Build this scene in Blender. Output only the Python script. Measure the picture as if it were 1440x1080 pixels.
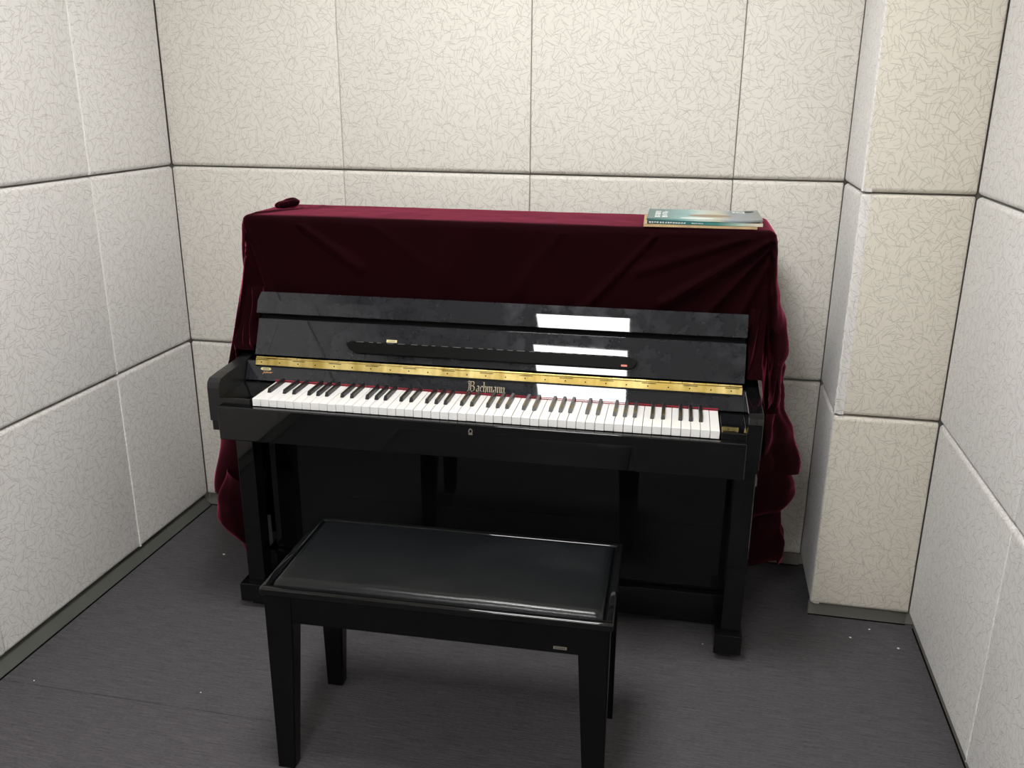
import bpy, bmesh, math, random
from mathutils import Vector, Matrix, noise
random.seed(7)
C = bpy.context.scene.collection
for o in list(bpy.data.objects): bpy.data.objects.remove(o)
R = math.radians
PI = math.pi

# ------------------------------------------------------------------ camera, world, lamps, exposure
cam = bpy.data.cameras.new('camera')
cam.sensor_width = 36.0
cam.lens = 36.0 * 1253.9 / 1440.0
cam.clip_start = 0.02
camo = bpy.data.objects.new('camera', cam); C.objects.link(camo)
camo.location = (1.7556, -2.786, 1.5012)
camo.rotation_euler = (1.2555, -0.0063, 0.2069)
bpy.context.scene.camera = camo
w = bpy.data.worlds.new('world'); bpy.context.scene.world = w
w.use_nodes = True
w.node_tree.nodes['Background'].inputs[0].default_value = (0.8, 0.85, 0.9, 1)
w.node_tree.nodes['Background'].inputs[1].default_value = 0.05
vs = bpy.context.scene.view_settings
vs.view_transform = 'Standard'; vs.look = 'None'; vs.exposure = 0.15; vs.gamma = 1.0
vs.use_curve_mapping = False
LAMP_NEAR = 31.0      # strength of the ceiling lamp above the bench
LAMP_FAR = 28.0       # strength of the ceiling lamp at the door end
LAMP_COL = (1.0, 0.99, 0.975, 1)
ROOM_W, ROOM_D, ROOM_H = 2.4374, 4.5, 2.62

# ------------------------------------------------------------------ material helpers
def new_mat(name):
    m = bpy.data.materials.new(name); m.use_nodes = True
    nt = m.node_tree; b = nt.nodes['Principled BSDF']
    return m, nt, b
def N(nt, t, **kw):
    n = nt.nodes.new(t)
    for k, v in kw.items(): setattr(n, k, v)
    return n
def mth(nt, op, a, b=None, c=None, clamp=False):
    n = N(nt, 'ShaderNodeMath', operation=op); n.use_clamp = clamp
    for i, x in enumerate((a, b, c)):
        if x is None: continue
        if isinstance(x, (int, float)): n.inputs[i].default_value = x
        else: nt.links.new(x, n.inputs[i])
    return n.outputs[0]
def vmth(nt, op, a, b=None):
    n = N(nt, 'ShaderNodeVectorMath', operation=op)
    for i, x in enumerate((a, b)):
        if x is None: continue
        if isinstance(x, (tuple, list)): n.inputs[i].default_value = x
        elif isinstance(x, (int, float)): n.inputs[i].default_value = (x, x, x)
        else: nt.links.new(x, n.inputs[i])
    return n
def mixc(nt, fac, a, b):
    n = N(nt, 'ShaderNodeMix', data_type='RGBA')
    if isinstance(fac, (int, float)): n.inputs[0].default_value = fac
    else: nt.links.new(fac, n.inputs[0])
    for i, x in ((6, a), (7, b)):
        if isinstance(x, (tuple, list)): n.inputs[i].default_value = (*x[:3], 1)
        else: nt.links.new(x, n.inputs[i])
    return n.outputs[2]
def tex_noise(nt, vec, scale, detail=2, rough=.5, dist=0):
    n = N(nt, 'ShaderNodeTexNoise'); n.inputs['Scale'].default_value = scale
    n.inputs['Detail'].default_value = detail; n.inputs['Roughness'].default_value = rough
    n.inputs['Distortion'].default_value = dist
    if vec is not None: nt.links.new(vec, n.inputs['Vector'])
    return n
def simple(name, col, rough=.5, metal=0, spec=.5, noise_amt=0, noise_scale=40, coat=0):
    m, nt, b = new_mat(name)
    b.inputs['Base Color'].default_value = (*col, 1); b.inputs['Roughness'].default_value = rough
    b.inputs['Metallic'].default_value = metal; b.inputs['Specular IOR Level'].default_value = spec
    b.inputs['Coat Weight'].default_value = coat
    tc = N(nt, 'ShaderNodeTexCoord')
    n = tex_noise(nt, tc.outputs['Object'], noise_scale, 3)
    nt.links.new(mixc(nt, n.outputs[0], tuple(c*(1-noise_amt) for c in col), tuple(min(1, c*(1+noise_amt)) for c in col)), b.inputs['Base Color'])
    return m

def panel_mat(name='crackle_wall_fabric', tint=(1, 1, 1)):
    m, nt, b = new_mat(name)
    uv = N(nt, 'ShaderNodeUVMap').outputs[0]
    oi = N(nt, 'ShaderNodeObjectInfo').outputs['Random']
    off = vmth(nt, 'SCALE', (7.3, 4.1, 0)); nt.links.new(oi, off.inputs['Scale'])
    base = vmth(nt, 'ADD', uv, off.outputs[0]).outputs[0]
    total = None
    for k, (sc, hw, ln, bend) in enumerate([(23, .015, .47, .12), (27, .018, .47, -.15), (31, .019, .47, .3), (35, .021, .46, -.1), (40, .024, .46, .25), (25, .016, .47, -.35)]):
        a = R(23 + 37*k)
        mp = N(nt, 'ShaderNodeMapping'); mp.inputs['Rotation'].default_value = (0, 0, a)
        mp.inputs['Location'].default_value = (k*3.17, k*1.93, 0)
        nt.links.new(base, mp.inputs['Vector'])
        sv = vmth(nt, 'SCALE', mp.outputs[0]); sv.inputs['Scale'].default_value = sc
        vo = N(nt, 'ShaderNodeTexVoronoi', voronoi_dimensions='2D'); vo.inputs['Scale'].default_value = 1
        vo.inputs['Randomness'].default_value = .62
        nt.links.new(sv.outputs[0], vo.inputs['Vector'])
        d = vmth(nt, 'SUBTRACT', sv.outputs[0], vo.outputs['Position']).outputs[0]
        sx = N(nt, 'ShaderNodeSeparateXYZ'); nt.links.new(d, sx.inputs[0])
        sc_ = N(nt, 'ShaderNodeSeparateColor'); nt.links.new(vo.outputs['Color'], sc_.inputs[0])
        ang = mth(nt, 'MULTIPLY', sc_.outputs[0], 6.2832)
        cs, sn = mth(nt, 'COSINE', ang), mth(nt, 'SINE', ang)
        X = mth(nt, 'ADD', mth(nt, 'MULTIPLY', sx.outputs[0], cs), mth(nt, 'MULTIPLY', sx.outputs[1], sn))
        Y = mth(nt, 'SUBTRACT', mth(nt, 'MULTIPLY', sx.outputs[1], cs), mth(nt, 'MULTIPLY', sx.outputs[0], sn))
        Y = mth(nt, 'ADD', Y, mth(nt, 'MULTIPLY', mth(nt, 'MULTIPLY', X, X), bend))
        my = mth(nt, 'SUBTRACT', 1, mth(nt, 'DIVIDE', mth(nt, 'ABSOLUTE', Y), hw*1.5), clamp=True)
        my = mth(nt, 'POWER', my, .5)
        mx = mth(nt, 'SUBTRACT', 1, mth(nt, 'POWER', mth(nt, 'DIVIDE', mth(nt, 'ABSOLUTE', X), ln), 6), clamp=True)
        s = mth(nt, 'MULTIPLY', my, mx)
        s = mth(nt, 'MULTIPLY', s, mth(nt, 'ADD', .5, mth(nt, 'MULTIPLY', sc_.outputs[1], .5)))
        total = s if total is None else mth(nt, 'MAXIMUM', total, s)
    big = tex_noise(nt, base, 2.2, 3)
    fine = tex_noise(nt, base, 420, 2)
    c0 = mixc(nt, big.outputs[0], tuple(a*q for a, q in zip((.765, .750, .722), tint)), tuple(a*q for a, q in zip((.815, .802, .776), tint)))
    c0 = mixc(nt, mth(nt, 'MULTIPLY', fine.outputs[0], .10), c0, (.62, .60, .56))
    col = mixc(nt, mth(nt, 'MULTIPLY', total, .70), c0, (.33, .30, .25))
    nt.links.new(col, b.inputs['Base Color'])
    b.inputs['Roughness'].default_value = .52
    b.inputs['Specular IOR Level'].default_value = .42
    b.inputs['Sheen Weight'].default_value = .16; b.inputs['Sheen Tint'].default_value = (.85, .9, 1, 1)
    h = mth(nt, 'ADD', mth(nt, 'MULTIPLY', total, -.6), mth(nt, 'MULTIPLY', fine.outputs[0], .5))
    soft = tex_noise(nt, base, 7, 2)
    h = mth(nt, 'ADD', h, mth(nt, 'MULTIPLY', soft.outputs[0], 2.2))
    bp = N(nt, 'ShaderNodeBump'); bp.inputs['Strength'].default_value = .5; bp.inputs['Distance'].default_value = .0012
    nt.links.new(h, bp.inputs['Height']); nt.links.new(bp.outputs[0], b.inputs['Normal'])
    return m

def carpet_mat():
    m, nt, b = new_mat('grey_ribbed_carpet')
    tc = N(nt, 'ShaderNodeTexCoord').outputs['Object']
    mp = N(nt, 'ShaderNodeMapping'); mp.inputs['Scale'].default_value = (14, 260, 1); nt.links.new(tc, mp.inputs[0])
    rib = tex_noise(nt, mp.outputs[0], 1, 3, .6)
    mp2 = N(nt, 'ShaderNodeMapping'); mp2.inputs['Scale'].default_value = (90, 420, 1); nt.links.new(tc, mp2.inputs[0])
    rib2 = tex_noise(nt, mp2.outputs[0], 1, 2, .6)
    patch = tex_noise(nt, tc, 2.0, 3)
    f = mth(nt, 'ADD', mth(nt, 'MULTIPLY', rib.outputs[0], .55), mth(nt, 'MULTIPLY', rib2.outputs[0], .45))
    f = mth(nt, 'MULTIPLY', mth(nt, 'SUBTRACT', f, .32), 2.8, clamp=True)
    col = mixc(nt, f, (.050, .0475, .052), (.138, .132, .140))
    col = mixc(nt, mth(nt, 'MULTIPLY', patch.outputs[0], .3), col, (.072, .066, .070))
    nt.links.new(col, b.inputs['Base Color'])
    b.inputs['Roughness'].default_value = .95; b.inputs['Specular IOR Level'].default_value = .15
    bp = N(nt, 'ShaderNodeBump'); bp.inputs['Strength'].default_value = .7; bp.inputs['Distance'].default_value = .0015
    nt.links.new(f, bp.inputs['Height']); nt.links.new(bp.outputs[0], b.inputs['Normal'])
    return m

def lacquer_mat(name, smudge=1.0, base=.0045, rough=.035, haze=0):
    m, nt, b = new_mat(name)
    tc = N(nt, 'ShaderNodeTexCoord').outputs['Object']
    b.inputs['Base Color'].default_value = (base, base, base*1.06, 1)
    b.inputs['Specular IOR Level'].default_value = .5
    n1 = tex_noise(nt, tc, 22, 4, .6, 0)
    n2 = tex_noise(nt, tc, 2.4, 2)
    s = mth(nt, 'MULTIPLY', mth(nt, 'SUBTRACT', n1.outputs[0], .46), 2.6, clamp=True)
    s = mth(nt, 'MULTIPLY', s, mth(nt, 'MULTIPLY', mth(nt, 'SUBTRACT', n2.outputs[0], .36 if haze else .42), 4, clamp=True), clamp=True)
    r = mth(nt, 'ADD', rough, mth(nt, 'MULTIPLY', s, .035*smudge))
    nt.links.new(r, b.inputs['Roughness'])
    nt.links.new(mixc(nt, mth(nt, 'MULTIPLY', s, smudge), (base*.93, base, base*(1.35 if haze else 1.06)), (.014, .016, .024)), b.inputs['Base Color'])
    if haze:          # greasy film of finger marks over the gloss
        n3 = tex_noise(nt, tc, 9, 4, .6)
        nt.links.new(mth(nt, 'ADD', haze*.22, mth(nt, 'MULTIPLY', s, haze*2.4), clamp=True), b.inputs['Coat Weight'])
        b.inputs['Coat Roughness'].default_value = .38
        b.inputs['Coat Tint'].default_value = (.97, .98, 1, 1)
    return m

def velvet_mat():
    m, nt, b = new_mat('burgundy_velvet')
    tc = N(nt, 'ShaderNodeTexCoord').outputs['Object']
    n = tex_noise(nt, tc, 9, 4, .6)
    n2 = tex_noise(nt, tc, 500, 2)
    nt.links.new(mixc(nt, n.outputs[0], (.006, .0006, .0013), (.011, .0010, .0023)), b.inputs['Base Color'])
    b.inputs['Roughness'].default_value = .8; b.inputs['Specular IOR Level'].default_value = .03
    b.inputs['Sheen Weight'].default_value = 1.0
    b.inputs['Sheen Roughness'].default_value = .285
    b.inputs['Sheen Tint'].default_value = (.86, .13, .26, 1)
    bp = N(nt, 'ShaderNodeBump'); bp.inputs['Strength'].default_value = .3; bp.inputs['Distance'].default_value = .003
    nt.links.new(mth(nt, 'ADD', n.outputs[0], mth(nt, 'MULTIPLY', n2.outputs[0], .12)), bp.inputs['Height'])
    nt.links.new(bp.outputs[0], b.inputs['Normal'])
    return m

def leather_mat():
    m, nt, b = new_mat('black_vinyl_leather')
    tc = N(nt, 'ShaderNodeTexCoord').outputs['Object']
    vo = N(nt, 'ShaderNodeTexVoronoi'); vo.inputs['Scale'].default_value = 420; nt.links.new(tc, vo.inputs[0])
    n = tex_noise(nt, tc, 6, 3)
    b.inputs['Base Color'].default_value = (.0055, .0065, .0075, 1); b.inputs['Specular IOR Level'].default_value = .38
    nt.links.new(mth(nt, 'ADD', .20, mth(nt, 'MULTIPLY', n.outputs[0], .10)), b.inputs['Roughness'])
    bp = N(nt, 'ShaderNodeBump'); bp.inputs['Strength'].default_value = .25; bp.inputs['Distance'].default_value = .0006
    nt.links.new(vo.outputs['Distance'], bp.inputs['Height']); nt.links.new(bp.outputs[0], b.inputs['Normal'])
    return m

def brass_mat():
    m, nt, b = new_mat('aged_brass')
    tc = N(nt, 'ShaderNodeTexCoord').outputs['Object']
    n = tex_noise(nt, tc, 24, 4, .7)
    mp = N(nt, 'ShaderNodeMapping'); mp.inputs['Scale'].default_value = (11, 3, 3); nt.links.new(tc, mp.inputs[0])
    n2 = tex_noise(nt, mp.outputs[0], 1.0, 3, .7)
    f = mth(nt, 'MULTIPLY', mth(nt, 'SUBTRACT', n2.outputs[0], .42), 4, clamp=True)
    nt.links.new(mixc(nt, f, (.50, .36, .10), (.95, .78, .34)), b.inputs['Base Color'])
    b.inputs['Metallic'].default_value = 1
    nt.links.new(mth(nt, 'ADD', .28, mth(nt, 'MULTIPLY', n.outputs[0], .2)), b.inputs['Roughness'])
    return m

def emit_mat(name, strength):
    m, nt, b = new_mat(name)
    b.inputs['Base Color'].default_value = (.9, .9, .9, 1)
    b.inputs['Emission Color'].default_value = LAMP_COL; b.inputs['Emission Strength'].default_value = strength
    return m

M = dict(
    panel=panel_mat(), panel_cream=panel_mat('cream_crackle_fabric', (1, .982, .935)), panel_yellowed=panel_mat('yellowed_crackle_fabric', (.95, .915, .83)), carpet=carpet_mat(),
    lac=lacquer_mat('black_lacquer', .5), lacs=lacquer_mat('smudged_black_lacquer', 1.0, .0095, .02, .30),
    velvet=velvet_mat(), leather=leather_mat(), brass=brass_mat(),
    wallback=simple('dark_wall_behind_panels', (.38, .36, .315), .9, noise_amt=.1),
    plinth=simple('grey_green_skirting', (.20, .195, .17), .45, noise_amt=.15, noise_scale=8),
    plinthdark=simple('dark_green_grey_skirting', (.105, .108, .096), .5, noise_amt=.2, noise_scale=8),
    gapmat=simple('black_gap_strip', (.004, .004, .004), .8, spec=.05),
    fray=simple('frayed_pale_backing', (.86, .85, .82), .9, noise_amt=.06, noise_scale=150),
    ceil=simple('white_ceiling', (.78, .77, .74), .8, noise_amt=.03, noise_scale=6),
    alu=simple('white_aluminium', (.7, .7, .7), .4),
    ivory=simple('white_key_plastic', (.93, .93, .92), .22, noise_amt=.02, noise_scale=9),
    ebony=simple('black_key_plastic', (.012, .012, .013), .28, noise_amt=.2),
    felt=simple('red_felt', (.42, .012, .03), .95, noise_amt=.15, noise_scale=120),
    matte=simple('matte_black', (.005, .005, .005), .45, spec=.18, noise_amt=.2),
    satin=simple('satin_black_wood', (.005, .005, .0052), .25, spec=.22, noise_amt=.15), armm=simple('scuffed_black_arm', (.012, .012, .0125), .38, spec=.4, noise_amt=.15),
    gold=simple('gold_print', (.30, .255, .18), .38, metal=.6, noise_amt=.25, noise_scale=300),
    goldpl=simple('pale_gold_plate', (.85, .76, .42), .35, metal=.5, noise_amt=.12, noise_scale=200),
    redgold=simple('orange_gold_print', (.72, .36, .16), .4, metal=.3, noise_amt=.2, noise_scale=300),
    silver=simple('worn_nickel', (.55, .50, .42), .35, metal=.8, noise_amt=.15),
    paper=simple('white_paper', (.82, .80, .74), .8, noise_amt=.04, noise_scale=60),
    tan=simple('tan_cover', (.52, .36, .19), .55, noise_amt=.35, noise_scale=22),
    whiteink=simple('white_ink', (.85, .87, .86), .6),
    darkink=simple('dark_ink', (.05, .06, .06), .6),
    redlab=simple('red_sticker', (.75, .22, .16), .5),
    ledgem=simple('black_ledge_felt', (.004, .004, .004), .4, spec=.08),
    glint=simple('dull_edge_glint', (.10, .10, .10), .5),
    rubber=simple('black_rubber', (.015, .015, .015), .7),
    lampnear=emit_mat('near_lamp_diffuser', LAMP_NEAR), lampfar=emit_mat('far_lamp_diffuser', LAMP_FAR),
)
def cover_mat():
    m, nt, b = new_mat('teal_magazine_cover')
    tc = N(nt, 'ShaderNodeTexCoord').outputs['Object']
    s = N(nt, 'ShaderNodeSeparateXYZ'); nt.links.new(tc, s.inputs[0])
    n = tex_noise(nt, tc, 14, 4, .6)
    x = mth(nt, 'ADD', s.outputs[0], mth(nt, 'MULTIPLY', mth(nt, 'SUBTRACT', n.outputs[0], .5), .06))
    cr = N(nt, 'ShaderNodeValToRGB')
    nt.links.new(mth(nt, 'MULTIPLY', x, 3.4), cr.inputs[0])
    el = cr.color_ramp.elements
    el[0].position = 0; el[0].color = (.075, .16, .15, 1)
    el[1].position = 1; el[1].color = (.20, .22, .21, 1)
    for p_, c_ in ((.18, (.12, .26, .25, 1)), (.36, (.24, .46, .46, 1)), (.48, (.55, .66, .60, 1)), (.62, (.55, .54, .42, 1)), (.75, (.27, .32, .36, 1))):
        e = el.new(p_); e.color = c_
    # brown island shape and cream sky band
    dx = mth(nt, 'DIVIDE', mth(nt, 'SUBTRACT', s.outputs[0], .165), .06)
    dy = mth(nt, 'DIVIDE', mth(nt, 'SUBTRACT', s.outputs[1], .085), .030)
    r2 = mth(nt, 'ADD', mth(nt, 'MULTIPLY', dx, dx), mth(nt, 'MULTIPLY', dy, dy))
    isl = mth(nt, 'MULTIPLY', mth(nt, 'SUBTRACT', 1.1, r2), 3, clamp=True)
    col = mixc(nt, isl, cr.outputs[0], (.28, .19, .11))
    dx = mth(nt, 'DIVIDE', mth(nt, 'SUBTRACT', s.outputs[0], .13), .045)
    dy = mth(nt, 'DIVIDE', mth(nt, 'SUBTRACT', s.outputs[1], .03), .018)
    r2 = mth(nt, 'ADD', mth(nt, 'MULTIPLY', dx, dx), mth(nt, 'MULTIPLY', dy, dy))
    col = mixc(nt, mth(nt, 'MULTIPLY', mth(nt, 'SUBTRACT', 1.1, r2), 3, clamp=True), col, (.75, .82, .78))
    nt.links.new(col, b.inputs['Base Color']); b.inputs['Roughness'].default_value = .3
    return m
def spine_mat():
    m, nt, b = new_mat('teal_spine_cover')
    tc = N(nt, 'ShaderNodeTexCoord').outputs['Object']
    s = N(nt, 'ShaderNodeSeparateXYZ'); nt.links.new(tc, s.inputs[0])
    cr = N(nt, 'ShaderNodeValToRGB'); nt.links.new(mth(nt, 'MULTIPLY', s.outputs[0], 3.4), cr.inputs[0])
    el = cr.color_ramp.elements
    el[0].color = (.02, .06, .06, 1); el[1].color = (.62, .55, .45, 1); el[1].position = .95
    for p_, c_ in ((.3, (.02, .12, .12, 1)), (.62, (.04, .20, .18, 1)), (.80, (.35, .48, .40, 1))):
        e = el.new(p_); e.color = c_
    nt.links.new(cr.outputs[0], b.inputs['Base Color']); b.inputs['Roughness'].default_value = .35
    return m
M['cover'] = cover_mat(); M['spine'] = spine_mat()

# ------------------------------------------------------------------ mesh helpers
def obj(name, bm, mat, parent=None, smooth=False, mats=None):
    me = bpy.data.meshes.new(name)
    bmesh.ops.recalc_face_normals(bm, faces=bm.faces)
    bm.to_mesh(me); bm.free()
    for m in (mats or [mat]): me.materials.append(M[m])
    if smooth:
        for p in me.polygons: p.use_smooth = True
    o = bpy.data.objects.new(name, me); C.objects.link(o)
    if parent: o.parent = parent
    return o
def box(bm, x0, x1, y0, y1, z0, z1, bev=0, seg=2):
    t = bmesh.new()
    r = bmesh.ops.create_cube(t, size=1)
    for v in t.verts:
        v.co = Vector((x0+(v.co.x+.5)*(x1-x0), y0+(v.co.y+.5)*(y1-y0), z0+(v.co.z+.5)*(z1-z0)))
    if bev: bmesh.ops.bevel(t, geom=t.edges[:], offset=bev, segments=seg, affect='EDGES', profile=.5)
    merge(bm, t)
def merge(bm, t, mat_index=None):
    me = bpy.data.meshes.new('tmp'); t.to_mesh(me); t.free()
    n0 = len(bm.faces)
    bm.from_mesh(me); bpy.data.meshes.remove(me)
    if mat_index is not None:
        bm.faces.ensure_lookup_table()
        for f in bm.faces[n0:]: f.material_index = mat_index
def bxo(name, dims, mat, parent=None, bev=0, seg=2, label=None):
    bm = bmesh.new(); box(bm, *dims, bev=bev, seg=seg)
    o = obj(name, bm, mat, parent, smooth=False)
    if bev: shade(o)
    if label: o['label'] = label
    return o
def shade(o, ang=35):
    me = o.data
    for p in me.polygons: p.use_smooth = True
    me.set_sharp_from_angle(angle=R(ang))
    m = o.modifiers.new('weighted_normals', 'WEIGHTED_NORMAL'); m.keep_sharp = True; m.weight = 100
def prism(bm, pts, x0, x1, bev=0, seg=2):
    """profile in (y,z) extruded along x"""
    t = bmesh.new()
    a = [t.verts.new((x0, y, z)) for y, z in pts]; b = [t.verts.new((x1, y, z)) for y, z in pts]
    t.faces.new(a); t.faces.new(b[::-1])
    n = len(pts)
    for i in range(n): t.faces.new((a[i], a[(i+1) % n], b[(i+1) % n], b[i]))
    bmesh.ops.recalc_face_normals(t, faces=t.faces)
    if bev: bmesh.ops.bevel(t, geom=t.edges[:], offset=bev, segments=seg, affect='EDGES', profile=.5)
    merge(bm, t)
def tag(o, label, cat, group=None, kind=None):
    o['label'] = label; o['category'] = cat
    if group: o['group'] = group
    if kind: o['kind'] = kind
    return o
def empty(name, loc, rz=0):
    o = bpy.data.objects.new(name, None); C.objects.link(o); o.location = loc; o.rotation_euler = (0, 0, rz)
    o.empty_display_size = .1
    return o
def struct(o, label=None):
    o['kind'] = 'structure'
    if label: o['label'] = label
    return o

# ------------------------------------------------------------------ room shell
T = .026                      # panel thickness
floor = bmesh.new(); box(floor, -.1, ROOM_W+.1, -ROOM_D-.1, .1, -.08, -.012)
floor = struct(obj('floor', floor, 'wallback'), 'grey ribbed carpet floor')
for y0, y1 in ((-ROOM_D, -1.0845), (-1.0830, .06)):
    bxo('carpet_strip', (-.03, ROOM_W+.03, y0, y1, -.012, 0), 'carpet', floor, bev=.0012, seg=1)
bm = bmesh.new(); box(bm, -.1, ROOM_W+.1, -ROOM_D-.1, .1, ROOM_H, ROOM_H+.06)
struct(obj('ceiling', bm, 'ceil'), 'plain white ceiling with two square lamps')

ZS = [.045, .649, 1.2603, 1.871, 2.481, ROOM_H]
pm_cache = {}
def panel_mesh(wd, ht, mat='panel'):
    key = (round(wd, 4), round(ht, 4), mat)
    if key in pm_cache: return pm_cache[key]
    g = .0009
    bm = bmesh.new()
    bmesh.ops.create_cube(bm, size=1)
    for v in bm.verts:
        v.co = Vector((g if v.co.x < 0 else wd-g, (v.co.y+.5)*T, g*4.6 if v.co.z < 0 else ht-g*1.6))
    def front(vert): return [e for e in bm.edges if all(v.co.y < .0001 for v in e.verts) and (abs(e.verts[0].co.x-e.verts[1].co.x) < 1e-5) == vert]
    bmesh.ops.bevel(bm, geom=front(False), offset=.0095, segments=4, affect='EDGES', profile=.42)
    xs = (g, wd-g)
    ve = [e for e in bm.edges if all(min(abs(v.co.x-q) for q in xs) < 1e-5 and v.co.y < T*.6 for v in e.verts)]
    bmesh.ops.bevel(bm, geom=ve, offset=.0042, segments=3, affect='EDGES', profile=.5)
    uvl = bm.loops.layers.uv.new('UVMap')
    for f in bm.faces:
        n = f.normal
        for l in f.loops:
            c = l.vert.co
            l[uvl].uv = (c.x + c.y, c.z + c.y*.9)
    me = bpy.data.meshes.new('wall_panel'); bmesh.ops.recalc_face_normals(bm, faces=bm.faces); bm.to_mesh(me); bm.free()
    me.materials.append(M[mat])
    for p in me.polygons: p.use_smooth = True
    me.set_sharp_from_angle(angle=R(60))
    pm_cache[key] = me
    return me
def panel_run(wall, origin, direction, cuts, mat='panel'):
    """panels on a vertical plane: origin (x,y), local +x = direction angle, front face looks to local -y"""
    for a, b in zip(cuts[:-1], cuts[1:]):
        for z0, z1 in zip(ZS[:-1], ZS[1:]):
            me = panel_mesh(b-a, z1-z0, mat)
            o = bpy.data.objects.new('wall_panel', me); C.objects.link(o)
            o.parent = wall
            tilt = random.uniform(-.0012, .0012)
            o.matrix_local = Matrix.Translation((origin[0], origin[1], z0)) @ Matrix.Rotation(direction, 4, 'Z') @ Matrix.Translation((a, tilt, 0))
def slab(name, dims, label):
    return struct(bxo(name, dims, 'wallback'), label)
PX, PD = 2.1598, .3045
wb = slab('wall_back', (-.1, ROOM_W+.1, T, .1, 0, ROOM_H), 'back wall of padded cream crackle-patterned acoustic panels')
wl = slab('wall_left', (-.1, -T, -ROOM_D-.1, .1, 0, ROOM_H), 'left wall of padded off-white acoustic panels')
wr = slab('wall_right', (ROOM_W+T, ROOM_W+.1, -ROOM_D-.1, .1, 0, ROOM_H), 'right wall of padded off-white acoustic panels')
wf = slab('wall_front', (-.1, ROOM_W+.1, -ROOM_D-.1, -ROOM_D-T, 0, ROOM_H), 'wall behind the viewer of padded acoustic panels')
wp = slab('wall_pillar', (PX+T, ROOM_W+T, -PD+T, T, 0, ROOM_H), 'boxed corner pillar clad in padded cream panels')
panel_run(wb, (0, 0), 0, [0, .6144, 1.2290, 1.8440, PX], 'panel_cream')
# left wall faces +x : local x runs along world +y
lc = [-ROOM_D, -4.111, -3.496, -2.882, -2.268, -1.654, -1.040, -.4262, 0]
panel_run(wl, (0, 0), PI/2, lc)
# right wall faces -x : local x runs along world -y
rc = [PD, .9333, 1.548, 2.163, 2.778, 3.393, 4.008, ROOM_D]
panel_run(wr, (ROOM_W, 0), -PI/2, rc)
panel_run(wf, (ROOM_W, -ROOM_D), PI, [0, .6093, 1.2187, 1.828, ROOM_W])
panel_run(wp, (PX, -PD), 0, [0, ROOM_W-PX], 'panel_yellowed')
panel_run(wp, (PX, 0), -PI/2, [0, PD])

# frayed edges where the fabric of two panels meets (vertical seams)
def fray(parent, p0, nrm, z0, z1, wd=.0045, seed=1, off=.0005):
    """ragged ribbon along a vertical seam; p0 (x,y), nrm = outward normal (x,y)"""
    rnd = random.Random(seed)
    bm = bmesh.new(); n = Vector((nrm[0], nrm[1], 0)); s = Vector((-nrm[1], nrm[0], 0))
    K = int((z1-z0)/.006); rows = []
    for k in range(K+1):
        z = z0 + (z1-z0)*k/K
        c = Vector((p0[0], p0[1], z)) + s*rnd.uniform(-.001, .001)
        a = wd*rnd.uniform(.35, 1.0); b = wd*rnd.uniform(.35, 1.0); h = off + rnd.uniform(.0, .0022)
        rows.append([bm.verts.new(c - s*a - n*.004), bm.verts.new(c - s*a*.5 + n*h), bm.verts.new(c + s*b*.5 + n*(off+rnd.uniform(0, .002))), bm.verts.new(c + s*b - n*.004)])
    for r0, r1 in zip(rows[:-1], rows[1:]):
        for i in range(3): bm.faces.new((r0[i], r0[i+1], r1[i+1], r1[i]))
    o = obj('frayed_edge', bm, 'fray', parent); o['kind'] = 'stuff'
    o['label'] = 'ragged pale fabric edge along the panel seam'
for i, (z0, z1) in enumerate(zip(ZS[:3], ZS[1:4])):
    fray(wl, (-.001, -.4262), (1, 0), z0+.006, z1-.006, .0065, 10+i, .0012)
    if i: fray(wp, (PX+.003, -PD+.003), (-.7, -.7), z0+.006, z1-.006, .004, 20+i, .001)
fray(wr, (ROOM_W+.001, -.9333), (-1, 0), ZS[0]+.006, ZS[1]-.006, .004, 31)

# skirting: sloping grey-green strip under the panels
def skirting(name, p0, ang, length, top_in=.022, bot_in=.0, label='grey skirting strip under the wall panels', mat='plinth'):
    bm = bmesh.new()
    # local x along wall, local +y into the wall
    t = bmesh.new()
    pts = [(bot_in, .0), (bot_in, .004), (top_in, .044), (top_in+.01, .044), (top_in+.01, 0)]
    prism(bm, pts, 0, length)
    o = obj(name, bm, mat); o.location = (p0[0], p0[1], 0); o.rotation_euler = (0, 0, ang)
    bm2 = bmesh.new(); box(bm2, 0, length, bot_in-.004, bot_in-.0002, .0002, .0022)
    g = obj('shadow_gap_strip', bm2, 'gapmat', o); g['label'] = 'thin black line where skirting meets carpet'
    struct(o, label)
skirting('baseboard_back', (0, 0), 0, PX, .022, .012)
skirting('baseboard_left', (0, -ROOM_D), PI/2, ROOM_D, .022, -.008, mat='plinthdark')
skirting('baseboard_right', (ROOM_W, -PD), -PI/2, ROOM_D-PD, .024, .020)
skirting('baseboard_front', (ROOM_W, -ROOM_D), PI, ROOM_W)
skirting('baseboard_pillar', (PX, -PD), 0, ROOM_W-PX, .024, .020)
skirting('baseboard_pillar_side', (PX, 0), -PI/2, PD-.021, .024, .020)

# ceiling lamps
def lamp(x, y, s, mat, label):
    t = empty('ceiling_lamp', (x, y, ROOM_H-.02)); tag(t, label, 'lamp', None)
    bm = bmesh.new()
    f = .012
    for a in ((-s-f, s+f, -s-f, -s), (-s-f, s+f, s, s+f), (-s-f, -s, -s, s), (s, s+f, -s, s)): box(bm, *a, 0, .02)
    obj('frame', bm, 'alu', t)
    bxo('diffuser', (-s, s, -s, s, .004, .016), mat, t)
lamp(1.22, -1.30, .29, 'lampnear', 'square white ceiling lamp above the piano bench')
lamp(1.22, -3.36, .29, 'lampfar', 'square white ceiling lamp behind the viewer, mirrored in the piano')

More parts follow.
